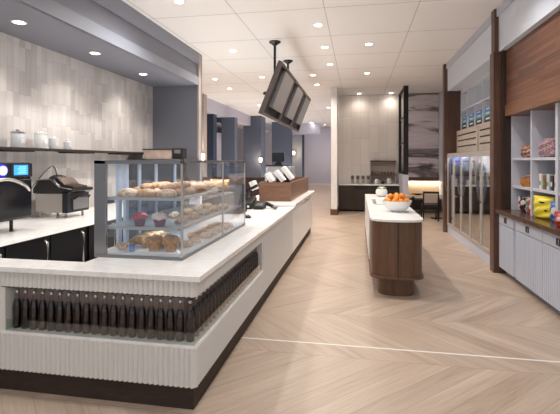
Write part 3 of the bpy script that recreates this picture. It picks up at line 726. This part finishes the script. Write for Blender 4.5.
# ------------------------------------------------------------ menu monitors
def menu_screen(y0, y1, pole_y, label, pole=True):
    tx, tz, bx_, bz = -1.33, 3.43, -1.70, 2.50
    t = thing('menu_monitor', label, 'hanging screen', (-1.55, (y0+y1)/2, CEIL), 'hanging menu screens')
    ax = Vector((bx_-tx, 0, bz-tz)); L = ax.length; ax.normalize(); nrm = Vector((-ax.z, 0, ax.x)); 
    if nrm.x < 0: nrm = -nrm
    o = Vector((tx, 0, tz))
    def slab(a0, a1, n0, n1, ya, yb):
        ps = [o+ax*a0+nrm*n0, o+ax*a1+nrm*n0, o+ax*a1+nrm*n1, o+ax*a0+nrm*n1]
        return MB().prism([(p.x, p.z) for p in ps], 1, ya, yb)
    fm = slab(0, .05, -.05, .03, y0, y1)
    for args in ((L-.05, L, -.05, .03, y0, y1), (.05, L-.05, -.05, .03, y0, y0+.05), (.05, L-.05, -.05, .03, y1-.05, y1)):
        q = slab(*args); fm.add(q.v, q.f)
    fm.build('bezel', 'bezel', t, bevel=.003)
    slab(.05, L-.05, -.05, -.03, y0+.05, y1-.05).build('back_panel', 'blackmatte', t)
    slab(.07, L-.20, -.03, .035, y0+.50, y1-.07).build('screen', 'screen', t, bevel=.003)
    slab(.3, .7, -.13, -.05, pole_y-.12, pole_y+.12).build('bracket', 'black', t)
    if not pole: return
    MB().tube([(-1.54, pole_y, CEIL-.01), (-1.54, pole_y, 2.98)], .024, 14).build('pole', 'black', t, smooth=True)
    MB().lathe([(.11, 0), (.11, -.02), (.06, -.05), (.04, -.07)], (-1.54, pole_y, CEIL), 20).build('ceiling_plate', 'black', t, smooth=True)
    MB().blob((-1.69, pole_y-.1, 2.93), (.06, .06, .035)).tube([(-1.69, pole_y-.1, 2.93), (-1.56, pole_y-.1, 2.95)], .02).build('pivot_knob', 'black', t, smooth=True)
menu_screen(7.40, 8.98, 7.90, 'nearest of the three hanging menu screens')
menu_screen(9.04, 10.56, 9.45, 'middle of the three hanging menu screens')
menu_screen(10.62, 12.1, 11.3, 'farthest of the three hanging menu screens', False)
tag(B(-1.575, -1.515, 7.6, 11.9, 3.06, 3.10).build('mounting_rail', 'black'), 'black rail running behind the three hanging menu screens', 'rail')

# ------------------------------------------------------------ island
IX0, IX1, IY0, IY1 = .155, .795, 5.25, 9.25
def stadium(x0, x1, y0, y1, e=1.0, depth=.22, n=16):
    """rounded near end (superellipse), straight far end"""
    cx = (x0+x1)/2; rx = (x1-x0)/2; out = []
    for i in range(n+1):
        a = PI+PI*i/n
        c_, s_ = math.cos(a), math.sin(a)
        out.append((cx+rx*math.copysign(abs(c_)**.75, c_), y0+depth+depth*math.copysign(abs(s_)**.75, s_)))
    return out+[(x1, y1), (x0, y1)]
isl = thing('island_counter', 'freestanding walnut island with rounded end and white top', 'island', (.48, 7.1, 0))
MB().prism(stadium(IX0, IX1, IY0, IY1), 2, .925, .955).build('countertop', 'quartz', isl, bevel=.004)
MB().prism(stadium(IX0+.015, IX1-.015, IY0+.02, IY1-.02), 2, .26, .925).build('body', 'walnut', isl)
MB().prism(stadium(IX0-.005, IX1+.005, IY0, IY1-.02), 2, .235, .262).build('base_rim', 'walnut', isl, bevel=.003)
MB().prism(stadium(IX0+.10, IX1-.10, IY0+.14, IY1-.25, depth=.2), 2, 0, .235).build('plinth', 'walnut', isl)
B(.475, .482, IY0+.008, IY0+.03, .262, .925).build('door_seam', 'toe', isl)
B(IX0+.003, IX0+.015, 6.1, IY1-.02, .28, .92).build('side_panel', 'white', isl, bevel=.003)
MB().box(IX0+.10, IX1-.16, 7.0, 8.0, .955, .958).build('inlay_panel', 'glass', isl)
def bowl(c, r, h, label, name='fruit_bowl'):
    pr = [(r*.42, 0), (r*.45, .008), (r*.72, h*.3), (r*.92, h*.68), (r, h), (r*.97, h), (r*.88, h*.68), (r*.66, h*.32), (r*.3, .02), (.001, .018)]
    o = MB().lathe(pr, c, 36).build(name, 'ceramic', loc=c, smooth=True); return tag(o, label, 'bowl')
bc_ = at_z(397, 211.5, .955)
bowl(bc_, .20, .155, 'large white bowl of oranges on the island top')
pr0 = MB().blob((0, 0, 0), (.041, .041, .039), .01, 18, 12).build('orange', 'orange', loc=(0, 0, 0), smooth=True)
MB().lathe([(.004, .037), (.005, .041)], (0, 0, 0), 6).build('stem', 'leaf', pr0)
tag(pr0, '', 'orange'); used = [False]
def op(x, y, z, g=None): put(pr0, used, (bc_.x+x, bc_.y+y, .955+z), random.uniform(0, 6), g or 'orange heaped in the large white bowl', 'oranges in the bowl')
for q in range(10): a = 2*PI*q/10; op(.140*math.cos(a), .140*math.sin(a), .148)
for q in range(6): a = 2*PI*q/6+.3; op(.075*math.cos(a), .075*math.sin(a), .172)
op(0, 0, .20); op(-.09, -.05, .215); op(.06, -.06, .222); op(.0, .06, .22)
b2 = at_z(381.5, 196.5, .955)
vs_ = MB().lathe([(.05, 0), (.09, .02), (.115, .07), (.11, .12), (.09, .15), (.085, .148), (.1, .1), (.04, .02), (.001, .02)], b2, 28).build('white_planter', 'ceramic', loc=b2, smooth=True)
tag(vs_, 'small white pot with greens farther along the island top', 'pot')
gp_ = MB()
for q in range(16):
    a = q*2.4; r = .02+.06*(q/16); gp_.blob((b2.x+r*math.cos(a), b2.y+r*math.sin(a), .955+.155+.02*math.cos(q)), (.028, .014, .016), .1, 8, 6, a, q)
tag(gp_.build('leafy_sprigs', 'leaf', smooth=True), 'tuft of green leaves in the small white pot', 'leaves')
for q, (x, yy) in enumerate(((-.03, .0), (.035, .03), (0, -.04))):
    tag(MB().blob((b2.x+x, b2.y+yy, .955+.165), (.034, .034, .032)).build('white_flower', 'paper', smooth=True), 'white bloom among the greens in the small pot', 'flower', 'white blooms in the pot')

# ------------------------------------------------------------ right: cold cabinets, cubbies, shelf unit
YE = [10.42, 9.79, 9.11, 8.39, 7.69, 6.95]
def fridge(ys, label):
    y0, y1 = min(ys), max(ys)
    t = thing('glass_door_refrigerator', label, 'refrigerator', (2.35, (y0+y1)/2, 0), 'glass-door refrigerators')
    MB().box(2.06, 2.62, y0, y1, 0, .17).build('kick_plate', 'fascia_trim', t, bevel=.003)
    MB().box(2.10, 2.62, y0, y0+.03, .17, 1.84).box(2.10, 2.62, y1-.03, y1, .17, 1.84).box(2.58, 2.62, y0, y1, .17, 1.84).box(2.10, 2.62, y0, y1, 1.80, 1.84).box(2.10, 2.62, y0, y1, .17, .20).build('cabinet', 'steeld', t)
    for z in (.55, .85, 1.15, 1.45): B(2.16, 2.56, y0+.03, y1-.03, z, z+.012).build('wire_shelf', 'steel', t)
    ys = sorted(ys)
    for k_ in range(len(ys)-1):
        L = bpy.data.lights.new('interior_fill', 'AREA'); L.shape = 'RECTANGLE'; L.size = .05; L.size_y = .5; L.energy = 12; L.color = (.95, .97, 1)  # fill added behind each door to brighten the cartons
        o = bpy.data.objects.new('interior_fill', L); COL.objects.link(o); o.parent = t; o.location = (-.21, (ys[k_]+ys[k_+1])/2-(y0+y1)/2, 1.79); o.rotation_euler = (0, math.radians(-20), 0)
    for i in range(len(ys)-1):
        a, b = ys[i]+.006, ys[i+1]-.006
        d = MB().box(2.05, 2.09, a, a+.045, .18, 1.83).box(2.05, 2.09, b-.045, b, .18, 1.83).box(2.05, 2.09, a+.045, b-.045, .18, .24).box(2.05, 2.09, a+.045, b-.045, 1.74, 1.83).build('door', 'doorsteel', t, bevel=.003)
        B(2.062, 2.072, a+.045, b-.045, .24, 1.74).build('pane', 'fridgeglass', d)
        s = a+.03 if i % 2 else b-.03; dr = 1 if i % 2 else -1
        MB().tube([(2.05, s, .95), (2.02, s, 1.0), (2.005, s+dr*.005, 1.15), (2.0, s+dr*.01, 1.3), (2.005, s+dr*.005, 1.45), (2.02, s, 1.58), (2.05, s, 1.62)], .011).build('handle', 'steeld', d, smooth=True)
    return t
fridge(YE[:4], 'glass and steel refrigerator with three doors, the farther of two')
fridge(YE[3:], 'glass and steel refrigerator with two doors, the nearer, beside the brown post')
cb = MB().lathe([(.028, 0), (.032, .005), (.032, .13), (.014, .18), (.014, .20), (.017, .20), (.017, .225)], (0, 0, 0), 12).build('drink_bottle', 'bluefoil', loc=(0, 0, 0), smooth=True)
MB().lathe([(.0325, .04), (.0325, .10)], (0, 0, 0), 12).build('label', 'paper', cb, smooth=True); tag(cb, '', 'bottle'); used = [False]
fc = [('cobalt', 'cobalt blue'), ('canister', 'pale blue'), ('cobalt', 'cobalt blue'), ('paper', 'white'), ('paper', 'white')]
dn = ['farthest refrigerator door', 'second farthest refrigerator door', 'middle refrigerator door', 'second nearest refrigerator door', 'refrigerator door beside the brown post']
for i in range(len(YE)-1):
    for q in range(2):
        yc = YE[i+1]+.20+q*.27
        o = B(2.17, 2.40, yc-.12, yc+.12, 1.463, 1.74).build('drink_carton', fc[i][0], bevel=.005)
        tag(o, fc[i][1]+' carton, '+('right' if q == 0 else 'left')+' one on the top shelf behind the '+dn[i], 'carton', 'cartons in the refrigerators')
        B(2.167, 2.17, yc-.08, yc+.08, 1.50, 1.56).build('label', 'cyan', o)
for z, ml, nm in ((1.162, 'blue drink bottle on the second shelf behind the refrigerator doors', 'bottles on the second refrigerator shelf'),):
    for i in range(len(YE)-1):
        for q in range(4):
            put(cb, used, (2.24, YE[i+1]+.12+q*.13, z), 0, ml, nm)
# vent panel
vp = thing('vent_panel', 'pale limed wood louvre panel above the refrigerators', 'panel', (2.4, 8.7, 1.84))
for a, b in ((6.95, 8.62), (8.68, 10.42)):
    B(2.26, 2.62, a, b, 1.845, 2.35).build('panel', 'oakvent', vp, bevel=.003)
    for z in (1.97, 2.10, 2.22): B(2.253, 2.26, a+.12, b-.12, z, z+.025).build('slot', 'blackmatte', vp)
cu = thing('cubby_shelving', 'pale blue-grey grid of open cubbies above the louvre panel', 'shelving', (2.5, 8.7, 2.35))
CY = [6.95, 7.53, 8.11, 8.69, 9.27, 9.85, 10.42]
B(2.60, 2.645, 6.95, 10.42, 2.35, 3.28).build('back_panel', 'cubby', cu)
for z in (2.35, 2.80): B(2.35, 2.60, 6.95, 10.42, z, z+.03).build('shelf', 'cubby', cu, bevel=.002)
B(2.35, 2.60, 6.95, 10.42, 3.20, 3.28).build('header', 'cubby', cu, bevel=.002)
for i, yy in enumerate(CY): B(2.345, 2.60, yy if i == 0 else (yy-.03 if i == 6 else yy-.015), (yy+.03 if i == 0 else (yy if i == 6 else yy+.015)), 2.38, 3.20).build('divider', 'cubby', cu, bevel=.002)
wh = ['in the nearest lower cubby', 'in the second lower cubby from the brown post', 'in the third lower cubby from the brown post', 'in the fourth lower cubby from the brown post', 'in the fifth lower cubby from the brown post', 'in the farthest lower cubby']
for i in range(6):
    yc = (CY[i]+CY[i+1])/2
    z = 2.38
    for hh, m, nm, w_ in ((.12, 'black', 'black', .20), (.085, 'cyan', 'turquoise', .19), (.075, 'cobalt', 'cobalt blue', .17)):
        o = MB().box(2.36, 2.54, yc-w_, yc+w_, z, z+hh).build('gift_carton', m, bevel=.006); z += hh
        tag(o, nm+' carton '+wh[i], 'carton', 'cartons in the cubbies')
        MB().box(2.357, 2.36, yc-w_*.7, yc+w_*.5, z-hh*.6, z-hh*.3).build('band', 'paper' if m != 'paper' else 'black', o)

# snack shelf unit and base cabinets
bcab = thing('base_cabinets', 'pale blue-grey base cabinets with square ring pulls under dark worktop', 'cabinet', (2.35, 4, 0))
B(2.08, 2.64, 1.2, 6.74, .10, .90).build('carcass', 'cab', bcab)
B(2.15, 2.64, 1.2, 6.74, 0, .10).build('toe_kick', 'soffit2', bcab)
dy = [6.74, 6.08, 5.24, 4.44, 3.64, 2.84, 2.04]
for i in range(len(dy)-1):
    b, a = dy[i], dy[i+1]
    if i == 0: a += .07
    d = B(2.05, 2.08, a+.006, b-.006, .11, .74).build('door', 'cab', bcab, bevel=.002)
    g = MB()
    yy = a+.04
    while yy < b-.04: g.box(2.047, 2.05, yy, yy+.004, .13, .72); yy += .05
    g.build('bead_grooves', 'groove', d)
    dr = B(2.05, 2.08, a+.006, b-.006, .75, .885).build('drawer', 'cab', bcab, bevel=.002)
    c = (a+b)/2; zc = .82; s = .035
    MB().box(2.035, 2.05, c-s, c+s, zc+s-.007, zc+s).box(2.035, 2.05, c-s, c+s, zc-s, zc-s+.007).box(2.035, 2.05, c-s, c-s+.007, zc-s, zc+s).box(2.035, 2.05, c+s-.007, c+s, zc-s, zc+s).build('ring_pull', 'bronze', dr)
tag(B(2.0, 2.64, 1.2, 6.76, .90, .955).build('worktop', 'worktop', bevel=.004), 'dark polished wooden worktop over the pale base cabinets', 'worktop')
su = thing('snack_shelf_unit', 'pale lavender open snack shelf unit standing on the dark worktop', 'shelving', (2.4, 4.5, .955))
B(2.60, 2.645, 1.2, 6.70, .955, 2.31).build('back_panel', 'cavityshade', su)
SY = [6.68, 5.97, 5.27, 4.57, 3.87, 3.17, 2.47, 1.77]
for i, yy in enumerate(SY):
    w2_ = .045 if i == 2 else .018
    B(2.20, 2.60, yy-w2_, yy+(.018 if i else .01), .955, 2.31).build('upright', 'shelfedge', su, bevel=.002)
for z in (1.275, 1.67):
    for i in range(len(SY)-1): B(2.21, 2.60, SY[i+1]+.018, SY[i]-.045 if i == 2 else SY[i]-.018, z, z+.035).build('shelf', 'shelfedge', su, bevel=.002)
def cellY(i): return (SY[i]+SY[i+1])/2
def bag(c, w_, h, d, m, label, grp=None, mk=None, lean=0, name='snack_bag'):
    """pillow-shaped foil bag, face towards -X/-Y"""
    nx, nz = 12, 14; vs = []; fs = []
    for sd in (1, -1):
        for j in range(nz+1):
            for i in range(nx+1):
                u_ = -1+2*i/nx; v_ = -1+2*j/nz
                th = d/2*max(0, (1-u_**4))**.6*max(0, (1-v_**6))**.6
                pin = 1-.06*(1-v_*v_)+0
                wob = .008*math.sin(9*v_+3*u_)
                vs.append((c[0]+sd*th+wob+lean*(v_+1)*h/2, c[1]+u_*w_/2*(1.0-.07*math.cos(v_*PI/2)), c[2]+h/2+v_*h/2))
    N = (nx+1)*(nz+1)
    for s_ in (0, 1):
        for j in range(nz):
            for i in range(nx):
                a = s_*N+j*(nx+1)+i; q = (a, a+1, a+nx+2, a+nx+1); fs.append(q if s_ else q[::-1])
    o = MB().add(vs, fs).build(name, m, loc=c, smooth=True); tag(o, label, 'snack bag', grp)
    if mk:
        for (yy, zz, ry, rz, mm) in mk:
            MB().blob((c[0]-d*.5-.002+lean*zz, c[1]+yy, c[2]+zz), (.006, ry, rz), .05, 12, 8).build('printed_mark', mm, o, smooth=True)
    o.rotation_euler = (0, 0, math.radians(22))
    return o
WT = .955; X_ = 2.30
# bottom left cell
y0 = cellY(0)
bag((X_, y0+.20, WT), .17, .20, .07, 'whitefoil', 'white and red snack bag leftmost in the bottom left cell', None, [(0, .12, .05, .03, 'redfoil')])
bag((X_-.02, y0+.05, WT), .18, .23, .08, 'blackfoil', 'black snack bag with pale mark in the bottom left cell', None, [(0, .13, .045, .045, 'whitefoil')])
bag((X_-.02, y0-.12, WT), .16, .22, .07, 'mixfoil', 'speckled snack bag in the bottom left cell', None, [(0, .14, .04, .03, 'greenfoil')])
bag((X_-.03, y0-.235, WT), .13, .19, .07, 'redfoil', 'red snack bag by the divider in the bottom left cell', None, [(0, .10, .03, .04, 'whitefoil')])
# bottom right cell
y1 = cellY(1)
bag((X_-.05, y1+.04, WT), .36, .275, .12, 'yellow', 'large yellow chip bag in the bottom right cell', None, [(.0, .205, .05, .014, 'blackfoil'), (.05, .12, .022, .018, 'whitefoil'), (-.06, .11, .022, .012, 'blackfoil')])
bag((X_-.04, y1-.235, WT), .16, .24, .09, 'bluefoil', 'blue snack bag right of the yellow chip bag', None, [(0, .13, .04, .05, 'whitefoil')])
bag((2.16, 4.98, WT), .22, .16, .10, 'redfoil', 'red snack bag on the worktop edge at the photo\'s right', None, [(0, .09, .05, .03, 'whitefoil')])
# middle cells
bk = thing('wicker_basket', 'orange wicker basket on the middle left snack shelf', 'basket', (X_, y0-.02, 1.31))
MB().lathe([(.10, 0), (.13, .04), (.14, .11), (.133, .11), (.12, .04), (.05, .012)], (X_, y0-.02, 1.31), 24, .8, 1.15).build('bowl', 'basket', bk, smooth=True)
MB().tube([(X_, y0-.02+.155*math.cos(PI*q/10), 1.31+.10+.05*math.sin(PI*q/10)) for q in range(11)], .010).build('handle', 'basket', bk, smooth=True)
pk = [('whitefoil', 'white'), ('plank_edge', 'orange'), ('canister', 'pale blue'), ('blackfoil', 'black'), ('cream', 'cream')]
for i, (m, nm) in enumerate(pk):
    yy = y1+.20-i*.105
    o = MB().box(2.25, 2.42, yy-.036, yy+.036, 1.31, 1.31+(.19 if i % 2 == 0 else .175)).build('snack_packet', m, bevel=.008, seg=3)
    tag(o, nm+' upright snack packet in the middle right snack cell', 'packet', 'upright packets')
    MB().box(2.247, 2.25, yy-.02, yy+.02, 1.36, 1.41).build('front_label', 'paper' if m == 'blackfoil' else 'greenfoil', o)
bag((X_-.02, y0+.04, 1.705), .16, .17, .07, 'brownfoil', 'brown and tan snack bag, left one on the top left snack shelf')
bag((X_-.04, y0-.13, 1.705), .16, .17, .07, 'brownfoil', 'brown and tan snack bag, right one on the top left snack shelf')
bag((X_-.02, y1+.10, 1.705), .20, .20, .10, 'pinkfoil', 'pink speckled snack bag, left one on the top right snack shelf')
bag((X_-.04, y1-.10, 1.705), .20, .23, .10, 'pinkfoil', 'pink speckled snack bag, right one on the top right snack shelf')

# ------------------------------------------------------------ back wall station
bs = thing('back_cabinets', 'espresso-brown cabinets with pale top against the tiled back wall', 'cabinet', (.3, 14.45, 0))
B(-.60, 1.33, 14.20, 14.78, .05, .86).build('carcass', 'darkwood', bs)
B(-.60, 1.33, 14.15, 14.78, .86, .90).build('countertop', 'quartz', bs, bevel=.003)
for i in range(4):
    a = -.60+i*.4825
    zt = .86 if i == 0 else .70
    d = B(a+.006, a+.476, 14.17, 14.20, .06, zt-.01).build('door', 'darkwood', bs, bevel=.002)
    B(a+.40, a+.42, 14.155, 14.17, .45, .58).build('handle', 'black', d)
    if i: B(a+.03, a+.45, 14.185, 14.20, .72, .84).build('open_slot', 'blackmatte', bs)
ru = thing('wall_rack', 'two-tier brown shelf rack on the back wall above the counter', 'shelf', (.9, 14.7, .90))
for z in (1.18, 1.64): B(.42, 1.26, 14.5, 14.78, z, z+.035).build('shelf', 'walnut', ru, bevel=.002)
B(.44, 1.24, 14.76, 14.79, .91, 1.64).build('back_panel', 'taupepaint', ru)
for x in (.42, 1.23): B(x, x+.025, 14.55, 14.78, .90, 1.64).build('side', 'taupepaint', ru)
cupm = MB().lathe([(.028, 0), (.04, .09), (.036, .09), (.025, .01)], (0, 0, 0), 14).build('glass_tumbler', 'steeld', loc=(0, 0, 0), smooth=True)
tag(cupm, '', 'cup'); used = [False]
for i in range(8): put(cupm, used, (.50+i*.1, 14.62, 1.215), 0, ORD[i]+' small dark tumbler from the left on the wall rack\'s lower tier', 'tumblers on the wall rack')
cu2 = MB().lathe([(.03, 0), (.05, .10), (.046, .10), (.027, .01)], (0, 0, 0), 14).build('white_cup', 'ceramic', loc=(0, 0, 0), smooth=True)
tag(cu2, '', 'cup'); used = [False]
for i in range(6): put(cu2, used, (.52+i*.13, 14.62, 1.675), 0, ORD[i]+' white cup from the left on top of the wall rack', 'white cups on the wall rack')
for x, r, h, m, lb in ((.62, .07, .16, 'ceramic', 'round white jug under the back wall rack'), (.82, .06, .10, 'black', 'small black pot under the back wall rack'), (1.02, .075, .20, 'canister', 'tall pale jug under the back wall rack')):
    o = MB().lathe([(r*.7, 0), (r, h*.3), (r*.9, h*.7), (r*.6, h*.9), (r*.65, h)], (x, 14.45, .90), 20).build('pitcher', m, smooth=True); tag(o, lb, 'jug')
    MB().tube([(x+r*.9, 14.45, .90+h*.25), (x+r*1.4, 14.45, .90+h*.45), (x+r*1.2, 14.45, .90+h*.75), (x+r*.7, 14.45, .90+h*.85)], .010).build('handle', m, o, smooth=True)
ds = thing('drink_dispenser', '', 'dispenser', (0, 0, 0), 'dispensers on the back counter')
MB().lathe([(.05, 0), (.05, .02), (.045, .03), (.045, .16), (.05, .17)], (0, 0, 0), 16).build('tank', 'steel', ds, smooth=True)
MB().lathe([(.055, .17), (.055, .26), (.03, .28)], (0, 0, 0), 16).build('head', 'steeld', ds, smooth=True)
MB().tube([(0, -.05, .20), (0, -.09, .19), (0, -.09, .15)], .012).build('spout', 'black', ds, smooth=True)
lab = ['leftmost of the four steel dispensers on the back counter', 'second from left of the four steel dispensers', 'third from left of the four steel dispensers', 'rightmost of the four steel dispensers on the back counter']
used = [False]
for i in range(4): put(ds, used, (-.16+i*.17, 14.38, .90), 0, lab[i])
# black framed divider with grey half wall
sd_ = thing('black_framed_screen', 'tall black-framed glass screen dividing the back station from the mural', 'room divider', (1.4, 14, 1.25))
B(1.36, 1.50, 13.2, 13.28, 1.25, CEIL).build('frame_post', 'black', sd_)
B(1.36, 1.44, 14.7, 14.79, 1.25, CEIL).build('frame_post', 'black', sd_)
MB().box(1.38, 1.44, 13.28, 14.7, CEIL-.08, CEIL).box(1.38, 1.44, 13.28, 14.7, 1.25, 1.33).box(1.39, 1.43, 13.28, 14.7, 2.2, 2.24).box(1.39, 1.43, 13.28, 14.7, 3.0, 3.04).build('frame_rail', 'black', sd_)
B(1.40, 1.41, 13.28, 14.7, 1.33, CEIL-.08).build('pane', 'glass', sd_)
struct(B(1.34, 1.50, 13.18, 14.79, 0, 1.25).build('wall_half', 'fascia_trim'))
tag(B(1.52, 2.64, 14.76, 14.795, 1.12, 3.86).build('wall_mural', 'mural'), 'tall mural of grey and lilac streaks on the back wall', 'mural')
bl = thing('added_strip_light', 'added warm strip brightening the oak under the brown band below the mural', 'wall light', (2.1, 14.70, 1.0))  # lamp added to lighten the oak wainscot
B(1.5, 2.6, 14.70, 14.73, 1.0, 1.02).build('housing', 'bronze', bl)
L = bpy.data.lights.new('added_strip_lamp', 'AREA'); L.shape = 'RECTANGLE'; L.size = 1.1; L.size_y = .04; L.energy = 4; L.color = (1, .85, .65)
o = bpy.data.objects.new('added_strip_lamp', L); COL.objects.link(o); o.parent = bl; o.location = (0, -.04, -.01); o.rotation_euler = (math.radians(20), 0, 0)
bn = thing('banquette', 'dark banquette bench below the mural', 'bench', (2.1, 14.5, 0))
B(1.55, 2.62, 14.2, 14.72, .10, .42).build('base', 'darkwood', bn, bevel=.01); B(1.55, 2.62, 14.18, 14.72, .42, .48).build('seat', 'greytex', bn, bevel=.02)
tb = thing('cafe_table', 'pale wood topped table below the mural behind the chair', 'table', (1.95, 13.2, 0))
B(1.35, 2.55, 12.75, 13.12, .63, .66).build('tabletop', 'oak', tb, bevel=.004)
for x in (1.6, 2.3): B(x-.03, x+.03, 12.9, 12.96, .02, .63).build('leg', 'black', tb); 
for x in (1.6, 2.3): B(x-.2, x+.2, 12.78, 13.08, 0, .02).build('foot_plate', 'black', tb)
tag(MB().lathe([(.03, 0), (.10, .025), (.13, .05), (.12, .05), (.02, .01)], (1.72, 12.92, .66), 20, 1.3, .7).build('dark_dish', 'black', smooth=True), 'shallow dark dish on the pale table below the mural', 'dish')
ch = thing('dining_chair', 'black framed chair with taupe back by the pale table', 'chair', (1.93, 12.3, 0))
cx, cy = 1.99, 12.45
for x in (cx-.21, cx+.18): B(x, x+.03, cy-.2, cy-.17, 0, .82).build('leg', 'black', ch)
for x in (cx-.21, cx+.18): B(x, x+.03, cy+.17, cy+.2, 0, .42).build('leg', 'black', ch)
B(cx-.21, cx+.21, cy-.2, cy+.2, .40, .45).build('seat', 'blackmatte', ch, bevel=.01)
B(cx-.18, cx+.18, cy-.195, cy-.165, .50, .74).build('backrest', 'taupe', ch, bevel=.012)
B(cx-.21, cx+.21, cy-.2, cy-.17, .76, .82).build('top_rail', 'black', ch, bevel=.004)
